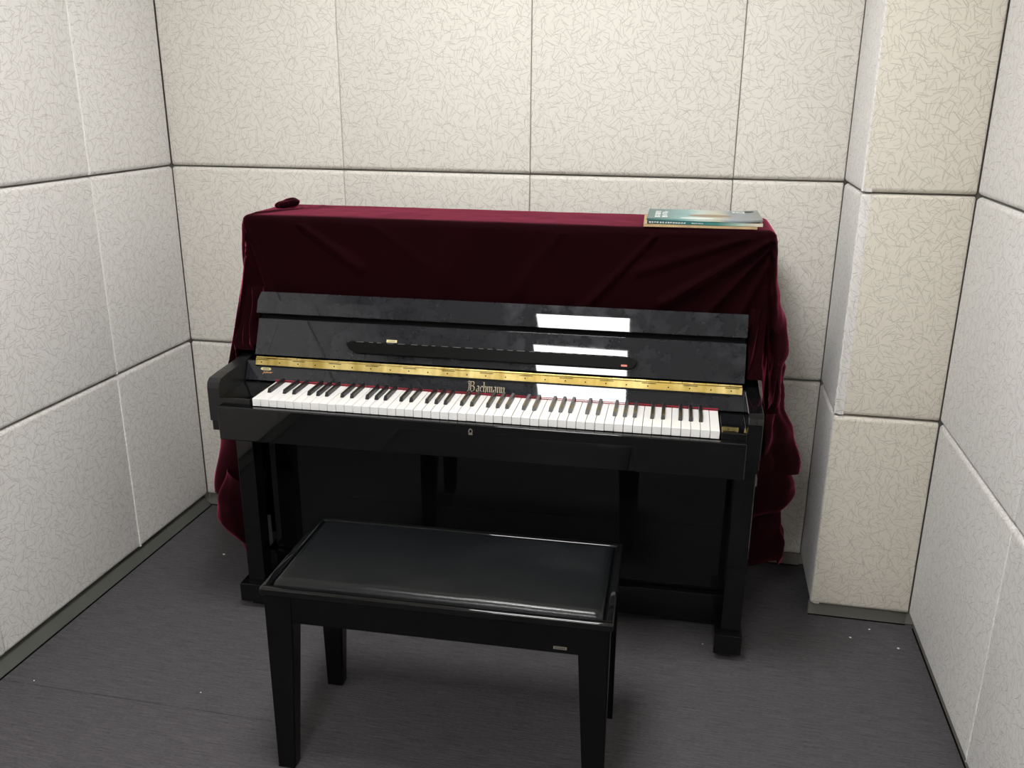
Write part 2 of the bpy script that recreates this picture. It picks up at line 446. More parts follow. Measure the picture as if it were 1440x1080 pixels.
# ------------------------------------------------------------------ piano (local: x=u along keys, y=v away from player, z up)
piano = empty('upright_piano', (.6154, -.72, 0), R(1.352))
tag(piano, 'glossy black upright piano with open keyboard, brass hinge and gold blackletter lettering', 'piano')
UL, UR = -.128, 1.326
AW = .036
VB = .560
# side panels (full height)
side_prof = [(VB, .03), (VB, 1.150), (.300, 1.150), (.300, .84), (.27, .785), (.20, .765), (.20, .60), (.30, .58), (.30, .03)]
for a, b in ((UL, UL+.03), (UR-.03, UR)):
    bm = bmesh.new(); prism(bm, side_prof, a, b, bev=.002, seg=1); shade(obj('side_panel', bm, 'lac', piano))
arm_prof = [(.26, .784), (.16, .774), (.06, .770), (.016, .766), (.004, .757), (.0, .742), (.001, .648), (.010, .646), (.0105, .617), (.10, .60), (.26, .60)]
for a, b in ((UL, UL+AW), (UR-AW, UR)):
    bm = bmesh.new(); prism(bm, arm_prof, a, b, bev=.0022, seg=2); shade(obj('arm', bm, 'armm' if a < 0 else 'lac', piano))
bxo('top_lid', (UL-.0, UR+.0, .300, VB+.004, 1.150, 1.162), 'lac', piano, bev=.002)
bxo('upper_panel', (UL+.03, UR-.03, .300, .318, .80, 1.150), 'lac', piano)
bxo('back_frame', (UL+.03, UR-.03, VB-.03, VB, .03, 1.150), 'matte', piano)
bxo('lower_panel', (UL+.03, UR-.03, .268, .288, .125, .60), 'lac', piano, bev=.002)
bxo('bottom_rail', (UL+.002, UR-.002, .245, .30, .03, .122), 'lac', piano, bev=.002)
bxo('keybed', (UL+AW, UR-AW, -.006, .32, .60, .668), 'lac', piano, bev=.002)
bxo('key_slip', (UL+AW, UR-AW, -.022, -.0045, .604, .699), 'lac', piano, bev=.003, seg=3)
for a, b in ((UL+AW, -.0035), (1.2285, UR-AW)):
    bxo('key_block', (a, b, -.0035, .148, .668, .7185), 'lac', piano, bev=.0025)
bxo('bottom_board', (UL+.03, UR-.03, .05, .3, .59, .60), 'matte', piano)
# toe blocks, legs, casters
for a, b, la, lb in ((-.148, -.070, UL+.002, -.073), (1.262, 1.337, 1.279, 1.332)):
    bxo('toe_block', (a, b, .104, .262, .022, .082), 'lac', piano, bev=.003)
    bm = bmesh.new()
    box(bm, la, lb, .122, .175, .080, .600, bev=.003)
    shade(obj('leg', bm, 'lac', piano))
    bxo('leg_capital', (la-.004, lb+.0035, .112, .190, .565, .602), 'lac', piano, bev=.003)
    bm = bmesh.new()
    t = bmesh.new(); bmesh.ops.create_cone(t, cap_ends=True, segments=20, radius1=.012, radius2=.012, depth=.022, matrix=Matrix.Translation(((a+b)/2, .135, .012)) @ Matrix.Rotation(PI/2, 4, 'Y')); merge(bm, t)
    obj('caster', bm, 'rubber', piano)
for u in (-.06, 1.26):
    bm = bmesh.new(); t = bmesh.new(); bmesh.ops.create_cone(t, cap_ends=True, segments=20, radius1=.016, radius2=.016, depth=.02, matrix=Matrix.Translation((u, .50, .016)) @ Matrix.Rotation(PI/2, 4, 'Y')); merge(bm, t)
    obj('caster', bm, 'rubber', piano)
# pedals
for k in (-1, 0, 1):
    bm = bmesh.new()
    prism(bm, [(.30, .075), (.30, .083), (.22, .080), (.175, .064), (.172, .056), (.215, .070)], .6+k*.075-.014, .6+k*.075+.014, bev=.002)
    shade(obj('pedal', bm, 'brass', piano))

# white keys
KW = 1.225/52
scale_white = 'ABCDEFG'
for i in range(52):
    u0 = i*KW + .0007; u1 = (i+1)*KW - .0007
    dz = random.uniform(-.0004, .0004)
    bm = bmesh.new()
    box(bm, u0, u1, 0, .152, .6995+dz, .7205+dz, bev=.0008, seg=1)
    shade(obj('white_key', bm, 'ivory', piano))
# black keys: after A, C, D, F, G
bm0 = bmesh.new()
wB, wT = .0052, .0040
pr = [(-wB, .052, 0), (wB, .052, 0), (wB, .152, 0), (-wB, .152, 0), (-wT, .0575, .0115), (wT, .0575, .0115), (wT, .152, .0115), (-wT, .152, .0115)]
vv = [bm0.verts.new(p) for p in pr]
for f in ((0, 1, 5, 4), (1, 2, 6, 5), (2, 3, 7, 6), (3, 0, 4, 7), (4, 5, 6, 7), (0, 3, 2, 1)): bm0.faces.new([vv[j] for j in f])
bmesh.ops.bevel(bm0, geom=bm0.edges[:], offset=.0009, segments=2, affect='EDGES')
bk = obj('black_key', bm0, 'ebony', piano); shade(bk)
offs = {'A': .0014, 'C': -.0018, 'D': .0018, 'F': -.0022, 'G': 0}
first = True
for i in range(51):
    nme = scale_white[i % 7]
    if nme in offs:
        u = (i+1)*KW + offs[nme]
        o = bk if first else bk.copy()
        if not first: C.objects.link(o)
        first = False
        o.location = (u, 0, .7205 + random.uniform(-.0003, .0003))
bxo('felt_strip', (0, 1.225, .1475, .1500, .718, .7265), 'felt', piano, label='red felt strip behind the keys')
# name board
NT = R(25.5)
def plane_pt(u, d, h, P0, t):     # d: along the slope upward, h: out of the plane to the player
    return Vector((u, P0[0] + d*math.sin(t) - h*math.cos(t), P0[1] + d*math.cos(t) + h*math.sin(t)))
def slope_frame(P0, t, u=0):
    """matrix: local x=u, local y=up the slope, local z=out of the plane"""
    X = Vector((1, 0, 0)); Y = Vector((0, math.sin(t), math.cos(t))); Z = Vector((0, -math.cos(t), math.sin(t)))
    m = Matrix.Identity(4)
    for i in range(3): m[i][0] = X[i]; m[i][1] = Y[i]; m[i][2] = Z[i]
    m.translation = Vector((u, P0[0], P0[1]))
    return m
NB0 = (.1465, .7225)
nbf = slope_frame(NB0, NT)
def on(mtx, name, dims, mat, bev=0, seg=2, label=None, parent=piano):
    bm = bmesh.new(); box(bm, *dims, bev=bev, seg=seg); bm.transform(mtx)
    o = obj(name, bm, mat, parent); shade(o)
    if label: o['label'] = label
    return o
on(nbf, 'name_board', (-.090, 1.2895, 0, .056, -.010, 0), 'lacs', bev=.0008)
# fallboard
FT = R(25.0)
F0 = (.1665, .7885)
ff = slope_frame(F0, FT)
FUL, FUR = -.0655, 1.2865
on(ff, 'fallboard', (FUL, FUR, .004, .1085, -.016, 0), 'lacs', bev=.0008)
on(ff, 'fallboard_joint', (FUL+.002, FUR-.002, .104, .130, -.018, -.010), 'gapmat')
# front lip: slightly different tilt, its upper edge bevelled back
lf = slope_frame((F0[0]+.1245*math.sin(FT)-.002, F0[1]+.1245*math.cos(FT)), R(22.8))
bm = bmesh.new()
prof = [(0, 0), (.0370, 0), (.0620, -.0024), (.0620, -.018), (0, -.018)]   # (y up slope, z out)
a = [bm.verts.new((FUL-.010, y, z)) for y, z in prof]; b = [bm.verts.new((FUR+.0015, y, z)) for y, z in prof]
bm.faces.new(a); bm.faces.new(b[::-1])
for i in range(5): bm.faces.new((a[i], a[(i+1) % 5], b[(i+1) % 5], b[i]))
for v in a:
    if v.co.y > .05: v.co.x += .008
bmesh.ops.recalc_face_normals(bm, faces=bm.faces)
bmesh.ops.bevel(bm, geom=bm.edges[:], offset=.0010, segments=2, affect='EDGES')
bm.transform(lf); shade(obj('fallboard_lip', bm, 'lacs', piano))
# folded music ledge on the fallboard
bm = bmesh.new()
out = [(.205, .050), (.222, .056), (.975, .056), (.995, .052), (1.012, .046), (1.000, .026), (.985, .0225), (.232, .0225), (.214, .034)]
z0, z1 = 0, .013
a = [bm.verts.new((x, y, z0)) for x, y in out]; b = [bm.verts.new((x, y, z1)) for x, y in out]
bm.faces.new(a[::-1]); bm.faces.new(b)
for i in range(len(out)): bm.faces.new((a[i], a[(i+1) % len(out)], b[(i+1) % len(out)], b[i]))
bmesh.ops.recalc_face_normals(bm, faces=bm.faces)
bmesh.ops.bevel(bm, geom=bm.edges[:], offset=.0018, segments=2, affect='EDGES')
bm.transform(ff); lg = obj('music_ledge', bm, 'ledgem', piano); shade(lg); lg['label'] = 'folded dark music ledge across the fallboard'
bm = bmesh.new()  # broken highlight on the ledge's top edge, modelled as small grey dashes
x = .235
while x < .97:
    L = random.uniform(.010, .022); box(bm, x, x+L, .0535, .0550, .0125, .0142); x += L + random.uniform(.010, .018)
bm.transform(ff); s = obj('ledge_glints', bm, 'glint', lg); s['label'] = 'row of small pale dashes imitating the highlight along the ledge edge'
on(ff, 'red_sticker', (.968, .984, .0285, .0335, .0125, .0135), 'redlab', parent=lg, label='small red sticker at the ledge end')
pl = on(ff, 'gold_plate', (.318, .348, .0590, .0665, 0, .001), 'goldpl', bev=.0003, label='tiny gold plate above the ledge')
bm = bmesh.new()
x = .3225
while x < .3435: box(bm, x, x+.0012, .0615, .0645, .0010, .0013); x += .0022
bm.transform(ff); obj('plate_print', bm, 'gold', pl)

# brass hinge: leaf, knuckles and screws
hf = slope_frame((F0[0]-.0035, F0[1]-.0225), R(20))
hinge = on(hf, 'brass_hinge', (FUL+.003, FUR-.004, -.0030, .0165, -.002, .0022), 'brass', bev=.0006, label='long brass hinge under the fallboard')
bm = bmesh.new(); K = 44; L = (FUR-FUL-.01)/K
for k in range(K):
    t = bmesh.new()
    bmesh.ops.create_cone(t, cap_ends=True, segments=14, radius1=.0036 if k % 2 else .0032, radius2=.0036 if k % 2 else .0032, depth=L-.0012,
                          matrix=Matrix.Translation((FUL+.005+(k+.5)*L, .0185, .0020)) @ Matrix.Rotation(PI/2, 4, 'Y'))
    merge(bm, t)
bm.transform(hf); kn = obj('hinge_knuckles', bm, 'brass', hinge); shade(kn)
sc0 = None
for k in range(25):
    u = -.045 + .0542*k + random.uniform(-.002, .002)
    if sc0 is None:
        bm = bmesh.new(); bmesh.ops.create_cone(bm, cap_ends=True, segments=10, radius1=.0021, radius2=.0017, depth=.0014)
        bm.transform(hf.to_3x3().to_4x4()); sc0 = o = obj('screw', bm, 'matte', hinge)
    else:
        o = sc0.copy(); C.objects.link(o)
    o.location = hf @ Vector((u, .0052, .0026))
    if k % 2 == 0:
        bm = bmesh.new(); box(bm, u-.016, u+.020, .0115, .0132, .0018, .0027); bm.transform(hf); obj('slot', bm, 'matte', hinge)
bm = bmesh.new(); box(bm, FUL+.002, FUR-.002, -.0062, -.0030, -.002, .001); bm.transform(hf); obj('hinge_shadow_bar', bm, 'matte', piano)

# blackletter lettering written with a broad nib
def quad(bm, pts, z=.0006):
    a = [bm.verts.new((x, y, z)) for x, y in pts]; b = [bm.verts.new((x, y, -.0002)) for x, y in pts]
    bm.faces.new(a); bm.faces.new(b[::-1])
    n = len(pts)
    for i in range(n): bm.faces.new((a[i], b[i], b[(i+1) % n], a[(i+1) % n]))
def nib(bm, pts, w=.17, ang=42, th=.05):
    c, s = math.cos(R(ang))*w/2, math.sin(R(ang))*w/2
    for (x0, y0), (x1, y1) in zip(pts[:-1], pts[1:]):
        d = Vector((x1-x0, y1-y0)); 
        if d.length < 1e-6: continue
        n = Vector((-d.y, d.x)).normalized()*th/2
        cr = abs(d.x*s - d.y*c)/d.length
        if cr < th:   # travels along the nib: hairline
            quad(bm, [(x0-n.x, y0-n.y), (x1-n.x, y1-n.y), (x1+n.x, y1+n.y), (x0+n.x, y0+n.y)])
        else:
            quad(bm, [(x0-c, y0-s), (x0+c, y0+s), (x1+c, y1+s), (x1-c, y1-s)])
def minim(x, top=1.0, bot=0.0): return [[(x-.07, top-.06), (x+.03, top-.16), (x+.03, bot+.20), (x+.12, bot+.06)]]
G = {
 'a': ([[(.10, .88), (.25, .98), (.42, .84), (.42, .20), (.52, .06)], [(.42, .56), (.12, .46), (.08, .22), (.22, .04), (.40, .22)]], .62),
 'c': ([[(.40, .82), (.28, .96), (.08, .80), (.08, .22), (.22, .04), (.42, .18)]], .52),
 'h': ([[(-.02, 1.62), (.08, 1.50), (.08, .18), (.16, .04)], [(.10, .72), (.32, .96), (.44, .80), (.44, .10), (.34, -.16)]], .62),
 'm': (minim(.06) + [[(.10, .78), (.28, .96)]] + minim(.38) + [[(.42, .78), (.60, .96)]] + minim(.70), .92),
 'n': (minim(.06) + [[(.10, .78), (.30, .96)]] + minim(.42), .64),
 'B': ([[(-.42, 1.46), (-.20, 1.66), (.06, 1.52), (.30, 1.70)], [(-.22, 1.40), (-.10, 1.22), (-.10, .30), (-.30, .04)], [(.16, 1.55), (.16, .16), (.06, -.02)],
        [(.16, 1.48), (.44, 1.66), (.66, 1.44), (.62, 1.10), (.30, .92)], [(.30, .92), (.64, .84), (.76, .60), (.72, .22), (.42, -.02), (.10, .16)], [(-.36, .0), (-.10, .12), (.14, -.02)]], 1.02),
}
bm = bmesh.new(); x = 0
for ch in 'Bachmann':
    st, adv = G[ch]
    t = bmesh.new()
    for s in st: nib(t, s)
    bmesh.ops.translate(t, verts=t.verts, vec=(x, 0, 0)); merge(bm, t); x += adv
tw = x + .3
S = .104/tw
for v in bm.verts: v.co.x = .556 + (v.co.x+.35)*S; v.co.y = .0075 + v.co.y*S*.96
bm.transform(nbf); obj('lettering', bm, 'gold', piano)['label'] = 'gold blackletter lettering on the name board'
# small decal at the left of the name board: pale oval badge and script under it
bm = bmesh.new()
for k in range(24):
    a0, a1 = 2*PI*k/24, 2*PI*(k+1)/24
    def el(a, r): return (-.032 + .0155*r*math.copysign(abs(math.cos(a))**.6, math.cos(a)), .0335 + .0042*r*math.copysign(abs(math.sin(a))**.8, math.sin(a)))
    quad(bm, [el(a0, 1), el(a1, 1), el(a1, .72), el(a0, .72)])
for k in range(7): quad(bm, [(-.0430+.0033*k, .0315), (-.0412+.0033*k, .0315), (-.0412+.0033*k, .0355), (-.0430+.0033*k, .0355)])
bm.transform(nbf); obj('badge_decal', bm, 'goldpl', piano)['label'] = 'pale gold oval badge at the left of the name board'
bm = bmesh.new()
pts = [(-.040, .0185), (-.036, .0265), (-.033, .0205), (-.029, .0265), (-.028, .0215), (-.024, .0255), (-.022, .0215), (-.018, .0255), (-.016, .0225), (-.011, .0250)]
nib(bm, pts, .0028, 60, .0012)
bm.transform(nbf); obj('script_decal', bm, 'redgold', piano)['label'] = 'orange script mark under the oval badge'
# lock escutcheon on the key slip
bm = bmesh.new()
def ring(bm, cx, cz, rx, rz, hole, y):
    n = 18
    for k in range(n):
        a0, a1 = 2*PI*k/n, 2*PI*(k+1)/n
        P = [(cx+rx*math.cos(a0), cz+rz*math.sin(a0)), (cx+rx*math.cos(a1), cz+rz*math.sin(a1)), (cx+rx*hole*math.cos(a1), cz+rz*hole*math.sin(a1)), (cx+rx*hole*math.cos(a0), cz+rz*hole*math.sin(a0))]
        a = [bm.verts.new((p[0], y, p[1])) for p in P]; b = [bm.verts.new((p[0], y+.0014, p[1])) for p in P]
        bm.faces.new(a); bm.faces.new(b[::-1])
        for i in range(4): bm.faces.new((a[i], a[(i+1) % 4], b[(i+1) % 4], b[i]))
ring(bm, .605, .681, .0055, .0075, .60, -.0236)
box(bm, .5995, .6105, -.0236, -.0222, .6715, .6745)
obj('lock_escutcheon', bm, 'silver', piano)['label'] = 'small nickel keyhole plate under the keys'

# ------------------------------------------------------------------ velvet cover
cover = empty('piano_cover', (.6154, -.72, 0), R(1.352))
tag(cover, 'burgundy velvet cover draped over the top and sides of the black piano', 'cloth cover')
CL, CR, CF, CB, CT = -.137, 1.347, .286, .580, 1.1675
RC = .022
def fbm(x, y, z=0, s=1): return noise.noise(Vector((x*s, y*s, z*s)))
def perim():
    """closed loop columns: list of (u, v, nu, nv, tag)"""
    L = []
    def seg(a, b, n, nrm, tg):
        for i in range(n):
            f = (i+.5)/n; L.append((a[0]+(b[0]-a[0])*f, a[1]+(b[1]-a[1])*f, nrm[0], nrm[1], tg))
    def arc(cx, cy, a0, a1, tg, n=5):
        for i in range(n+1):
            a = R(a0+(a1-a0)*i/n); L.append((cx+RC*math.cos(a), cy+RC*math.sin(a), math.cos(a), math.sin(a), tg))
    seg((CL, CB-RC), (CL, CF+RC), 34, (-1, 0), 'L'); arc(CL+RC, CF+RC, 180, 270, 'LF')
    seg((CL+RC, CF), (CR-RC, CF), 220, (0, -1), 'F'); arc(CR-RC, CF+RC, 270, 360, 'RF')
    seg((CR, CF+RC), (CR, CB-RC), 34, (1, 0), 'R'); arc(CR-RC, CB-RC, 0, 90, 'RB')
    seg((CR-RC, CB), (CL+RC, CB), 60, (0, 1), 'B'); arc(CL+RC, CB-RC, 90, 180, 'LB')
    return L
RIDGES = [  # (u0,z0,u1,z1,width,amp) on the front plane, radiating from the upper corners
    (1.335, 1.150, 1.09, .985, .016, .012), (1.335, 1.135, 1.17, .93, .010, .010), (1.05, 1.165, .86, .95, .016, .008),
    (1.335, 1.10, 1.25, .90, .012, .008), (.80, 1.165, .66, .98, .03, .004),
    (.02, 1.165, .20, 1.04, .020, .007), (-.12, 1.15, -.06, .95, .012, .008), (.25, 1.16, .44, 1.02, .03, .003), (1.30, 1.16, 1.02, 1.06, .02, .006)]
def ridge(u, z):
    r = 0
    for u0, z0, u1, z1, w_, a_ in RIDGES:
        d = Vector((u1-u0, z1-z0)); p = Vector((u-u0, z-z0)); t = p.dot(d)/d.length_squared
        tt = max(-.05, min(1.1, t)); q = p - d*tt
        ww = w_*.62*(.45+.8*max(0, tt))
        r += 1.5*a_*math.exp(-(q.length/ww)**2)*(1 if t < 1 else math.exp(-((t-1)*3)**2))
    return r
def interp(tab, z):
    """tab sorted by descending z: (z, value)"""
    if z >= tab[0][0]: return tab[0][1]
    for (z0, a), (z1, b) in zip(tab[:-1], tab[1:]):
        if z >= z1:
            f = (z0-z)/(z0-z1); f = f*f*(3-2*f); return a+(b-a)*f
    return tab[-1][1]
R_OFF = [(1.167, .0), (1.10, .010), (1.04, .015), (.98, .028), (.90, .052), (.84, .060), (.80, .040), (.75, .054), (.66, .060), (.59, .090), (.49, .118)]
L_OFF = [(1.167, .0), (1.05, .010), (.85, .016), (.81, .030), (.78, .060), (.70, .095), (.62, .125), (.46, .165), (.26, .215)]
R_FWD = [(1.167, 0), (.90, .0), (.82, .07), (.76, .12), (.66, .06), (.50, .03)]
L_FWD = [(1.167, 0), (.90, .0), (.83, .08), (.76, .12), (.66, .06), (.3, .03)]
def sideshape(s_, off):
    """s_ runs from the front edge (0) to the back (1): the cloth flares out quickly, then follows the side"""
    r = math.sin(PI/2*min(1, s_/.36))
    return off*(r*(1-.22*max(0, s_-.36)))
def sidefold(right, s_, z, amp):
    g = max(0, min(1, (1.02-z)/.28)); g = g*g*(3-2*g)
    q = s_*1.0 + ((1.15-z)*.95 if right else (1.15-z)*.35)
    f = math.sin(q*15+.6) + .45*math.sin(q*31+1.7+2*z) + .5*fbm(s_*5, z*5, 3.3)
    f += .9*(1-2*abs(math.sin(q*9+1.1)))*.6
    return amp*g*f*(.35+.65*min(1, s_/.3))
def col_bottom(tg, v):
    if tg in ('RF', 'LF') and v < CF+RC*.06: return .90
    if tg in ('R', 'RF'): return .485 + .014*math.sin(v*30) + .16*max(0, v-.40)
    if tg in ('L', 'LF'): return .255 + .010*math.sin(v*34)
    if tg == 'F': return .90
    return .95
P = perim(); NP = len(P)
bm = bmesh.new(); rows = []
mid = (CF+CB)/2
for k in range(9):                       # the top, from the middle line outward
    f = k/9; r = []
    for (u, v, nu, nv, tg) in P:
        mu = min(max(u, CL+.12), CR-.12); uu = mu+(u-nu*RC-mu)*f; vv_ = mid+(v-nv*RC-mid)*f
        z = CT + .0016*fbm(uu*5, vv_*7, 3) + .0010*fbm(uu*20, vv_*20, 1) + .005*math.exp(-(((uu+.03-(vv_-.45)*.6)/.012)**2))*(1 if uu < .2 else 0)
        r.append((uu, vv_, z))
    rows.append(r)
for k in range(5):                       # rounding over the edge
    a = R(90*(k)/4); r = []
    for (u, v, nu, nv, tg) in P:
        q = RC*.8
        ins = RC*(1) - RC*math.sin(a)
        r.append((u-nu*ins, v-nv*ins, CT - q*(1-math.cos(a)) + .0012*fbm(u*9, v*9, 2)))
    rows.append(r)
z_top = CT-RC*.8
NR = 64
for k in range(1, NR+1):
    t = k/NR; r = []
    for (u, v, nu, nv, tg) in P:
        zb = col_bottom(tg, v); z = z_top + (zb-z_top)*t
        uu, vv_ = u, v
        if tg in ('R', 'L', 'RF', 'LF'):
            right = tg[0] == 'R'
            off = interp(R_OFF if right else L_OFF, z); fwd = interp(R_FWD if right else L_FWD, z)
            g = max(0, min(1, (z_top-z)/.25))
            fv = (CB-v)/(CB-CF)                          # 1 at the front edge
            fv = max(0, min(1, fv))
            s_ = 1-fv
            fold = sidefold(right, s_, z, .0125 if right else .009)
            if .69 < z < .86: fold += (.006 if right else .011)*math.sin((z-.69)/.17*PI)*math.sin((z-.69)/.17*PI*(3 if right else 5)+s_*5)
            side = sideshape(s_, off) if z < .95 else off*min(1, .4+s_*3)
            if .90 < z < .95:
                f = (z-.90)/.05; side = sideshape(s_, off)*(1-f)+off*min(1, .4+s_*3)*f
            side = max(side+fold, .003)
            w_ = 1.0 if tg in ('R', 'L') else max(0, abs(nu))
            if tg in ('RF', 'LF'):
                hb = max(0, min(1, (.95-z)/.09))
                ub = (CR if right else CL)
                w_ = w_*(1-hb)+hb; u = u*(1-hb)+ub*hb
                if w_ < .5: fwd = 0
            uu = u + (1 if right else -1)*side*w_
            vv_ = v - fwd*fv**2 + .5*fold*(1-abs(s_-.3))
        if tg in ('F', 'LF', 'RF'):
            d = ridge(u, z) + .0025*fbm(u*4, z*5, 7)
            vv_ -= d*(1 if tg == 'F' else abs(nv))
            if tg == 'F': vv_ = max(vv_, .262)
        if tg in ('L', 'LF'):
            uu += -.006*math.exp(-((z-1.05)/.08)**2)
        r.append((uu, vv_, z + (.006*math.sin(v*60) if t > .97 and tg in 'RL' else 0)))
    rows.append(r)
V = [[bm.verts.new(p) for p in r] for r in rows]
for a, b in zip(V[:-1], V[1:]):
    for i in range(NP):
        j = (i+1) % NP
        bm.faces.new((a[i], a[j], b[j], b[i]))
bmesh.ops.remove_doubles(bm, verts=bm.verts, dist=.00005)
dr = obj('drape', bm, 'velvet', cover, smooth=True)

def ruffle(right, z0, z1, offs, v0, v1, amp, kf, ph, shear=.5, seed=1, label=None, hemw=.012, zf=0):
    """a hanging layer that starts at the piano side (front), flares outwards and runs back"""
    base = CR if right else CL; sg = 1 if right else -1
    bm = bmesh.new(); NV, NZ = 90, 40; g = []
    for j in range(NZ+1):
        t = j/NZ; row = []
        for i in range(NV+1):
            s_ = i/NV
            zb = z1 + zf*(1-s_)**2 + hemw*math.sin(s_*17+seed)*min(1, s_*4)
            z = z0+(zb-z0)*t
            q = s_ + (z0-z)*shear
            f = amp*(.3+.7*t)*(.7*(1-2*abs(math.sin(kf*.5*q+ph))) + math.sin(kf*q+ph) + .4*math.sin(kf*2.1*q+ph*2+3*t))
            roll = .010*max(0, (t-.9)/.1)**2
            o = sideshape(s_, interp(offs, z)) + f*min(1, s_/.25) - roll
            row.append(bm.verts.new((base+sg*max(.003, o), v0+(v1-v0)*s_ + .5*f, z)))
        g.append(row)
    for a, b in zip(g[:-1], g[1:]):
        for i in range(NV): bm.faces.new((a[i], a[i+1], b[i+1], b[i]))
    o = obj('ruffle', bm, 'velvet', cover, smooth=True)
    if label: o['label'] = label
    return o
ruffle(True, .60, .400, [(.60, .050), (.52, .075), (.44, .118), (.395, .124)], .24, .56, .008, 14, 1.0, .9, 2, 'middle velvet flounce right of the piano', zf=-.02)
ruffle(True, .46, .165, [(.46, .050), (.36, .090), (.30, .096), (.25, .115), (.16, .118)], .27, .56, .009, 20, 2.4, .3, 5, 'lowest dark velvet flounce right of the piano', zf=.05)
ruffle(False, .36, .190, [(.36, .13), (.25, .175), (.18, .180)], .20, .54, .010, 20, .5, .4, 3, 'short velvet tail left of the piano', zf=-.04, hemw=.006)
ruffle(False, .62, .115, [(.62, .02), (.34, .06), (.20, .105), (.11, .100)], .19, .56, .010, 22, 2.5, .2, 8, 'lower velvet flounce left of the piano')
def gather(right, seed):
    """cloth bunched over the rear end of an arm, spilling forward beside the fallboard"""
    bm = bmesh.new(); NU, NJ = 44, 48; g = []; sg = 1 if right else -1
    ui = 1.293 if right else -.072; base = CR if right else CL; dout = .034 if right else .040
    path = [(.2835, .960), (.268, .915), (.243, .872), (.212, .838), (.188, .812), (.180, .796)]
    for j in range(NJ+1):
        t = j/NJ; row = []
        for i in range(NU+1):
            a = i/NU; u = ui+(base+sg*(.004+dout*(t*t*(3-2*t)))-ui)*a
            outside = sg*(u-(UR if right else UL)) > .004
            x = t*(len(path)-1); k = min(int(x), len(path)-2); f = x-k
            v = path[k][0]*(1-f)+path[k+1][0]*f; z = path[k][1]*(1-f)+path[k+1][1]*f
            if outside:
                o_ = min(1, (sg*(u-(UR if right else UL))-.004)/.018)
                z -= o_*.17*max(0, t-.35)**1.2; v += o_*a*.04
            q = a*2.2 + t*1.1
            w_ = math.sin(t*PI)**.7*.9+.1
            n_ = .010*(1-1.6*abs(math.sin(q*3.1+seed)))+.006*math.sin(q*11+seed*2+t*4)+.007*fbm(u*26, t*4, seed)
            row.append(bm.verts.new((u + sg*a*n_*.6*w_, v - n_*w_*.8, z + max(n_*w_*.8, -.004) + .004)))
        g.append(row)
    for p, q in zip(g[:-1], g[1:]):
        for i in range(NU): bm.faces.new((p[i], p[i+1], q[i+1], q[i]))
    o = obj('gathered_fold', bm, 'velvet', cover, smooth=True); o['label'] = 'bunched velvet over the rear of the %s arm' % ('right' if right else 'left')
gather(True, 1.3); gather(False, 2.9)
# twisted corner of the cloth at the back left of the top
bm = bmesh.new()
bmesh.ops.create_uvsphere(bm, u_segments=28, v_segments=16, radius=1)
for v in bm.verts:
    c = v.co.copy(); k = 1 + .12*math.sin(5*c.x+3*c.y) + .08*math.sin(9*c.y+2)
    v.co = Vector((c.x*.036*k, c.y*.030*k, c.z*.0135*k))
bm.transform(Matrix.Translation((-.068, .47, CT+.013)) @ Matrix.Rotation(R(25), 4, 'Z') @ Matrix.Rotation(R(-10), 4, 'Y'))
obj('corner_tuck', bm, 'velvet', cover, smooth=True)['label'] = 'twisted knot of velvet at the back left corner'

# ------------------------------------------------------------------ books on the cover
def glyphs(bm, x0, x1, y0, y1, z, cols, rws, rnd, ax='z'):
    """blocky characters made of short strokes"""
    cw, ch = (x1-x0)/cols, (y1-y0)/rws
    for i in range(cols):
        for j in range(rws):
            cx, cy = x0+i*cw, y0+j*ch
            for k in range(5):
                if rnd.random() < .5: a = (cx+.1*cw, cx+.85*cw, cy+ch*(.1+.17*k), cy+ch*(.19+.17*k))
                else: a = (cx+cw*(.1+.16*k), cx+cw*(.2+.16*k), cy+.1*ch, cy+.85*ch)
                if ax == 'z': box(bm, a[0], a[1], a[2], a[3], z, z+.0003)
                else: box(bm, a[0], a[1], z-.0003, z, a[2], a[3])
def book(name, label, loc, rz, L, D, H, covmat, pagemat, spine=True, lift=0, cat='book'):
    """local: x along the long side, spine at y=0 facing the viewer"""
    c, s = math.cos(R(1.352)), math.sin(R(1.352))
    t = empty(name, (.6154+c*loc[0]-s*loc[1], -.72+s*loc[0]+c*loc[1], loc[2]), R(1.352)+rz)
    tag(t, label, cat, None)
    def curl(bm):
        if lift:
            for v in bm.verts:
                f = max(0, (v.co.x/L-.80)/.20); v.co.z += lift*f*f
    def grid_box(bm, x0, x1, y0, y1, z0, z1, n=24):
        for i in range(1):
            a = []
            for k in range(n+1):
                x = x0+(x1-x0)*k/n
                a.append([bm.verts.new((x, y0, z0)), bm.verts.new((x, y1, z0)), bm.verts.new((x, y1, z1)), bm.verts.new((x, y0, z1))])
            for p, q in zip(a[:-1], a[1:]):
                for m_ in range(4): bm.faces.new((p[m_], p[(m_+1) % 4], q[(m_+1) % 4], q[m_]))
            bm.faces.new(a[0][::-1]); bm.faces.new(a[-1])
    e = .0005
    bm = bmesh.new(); grid_box(bm, .0015, L-.0015, e*1.2, D-.0015, e, H-e); curl(bm); obj('pages', bm, pagemat, t)
    bm = bmesh.new(); grid_box(bm, 0, L, 0, D, H-e, H); grid_box(bm, 0, L, 0, D, 0, e)
    if spine: grid_box(bm, 0, L, 0, e*1.2, 0, H)
    curl(bm); obj('book_cover', bm, covmat, t)
    return t, e, curl
ZC = CT + .0022
_b, e, _c = book('song_book', 'thin tan book lying at the bottom of the book stack', (1.003, .292, ZC), R(1.5), .292, .205, .0065, 'tan', 'paper')
mb, e, cur = book('song_book', 'teal spined book in the middle of the stack on the piano cover', (1.012, .298, ZC+.0070), R(.6), .296, .205, .0085, 'spine', 'paper')
rnd = random.Random(4)
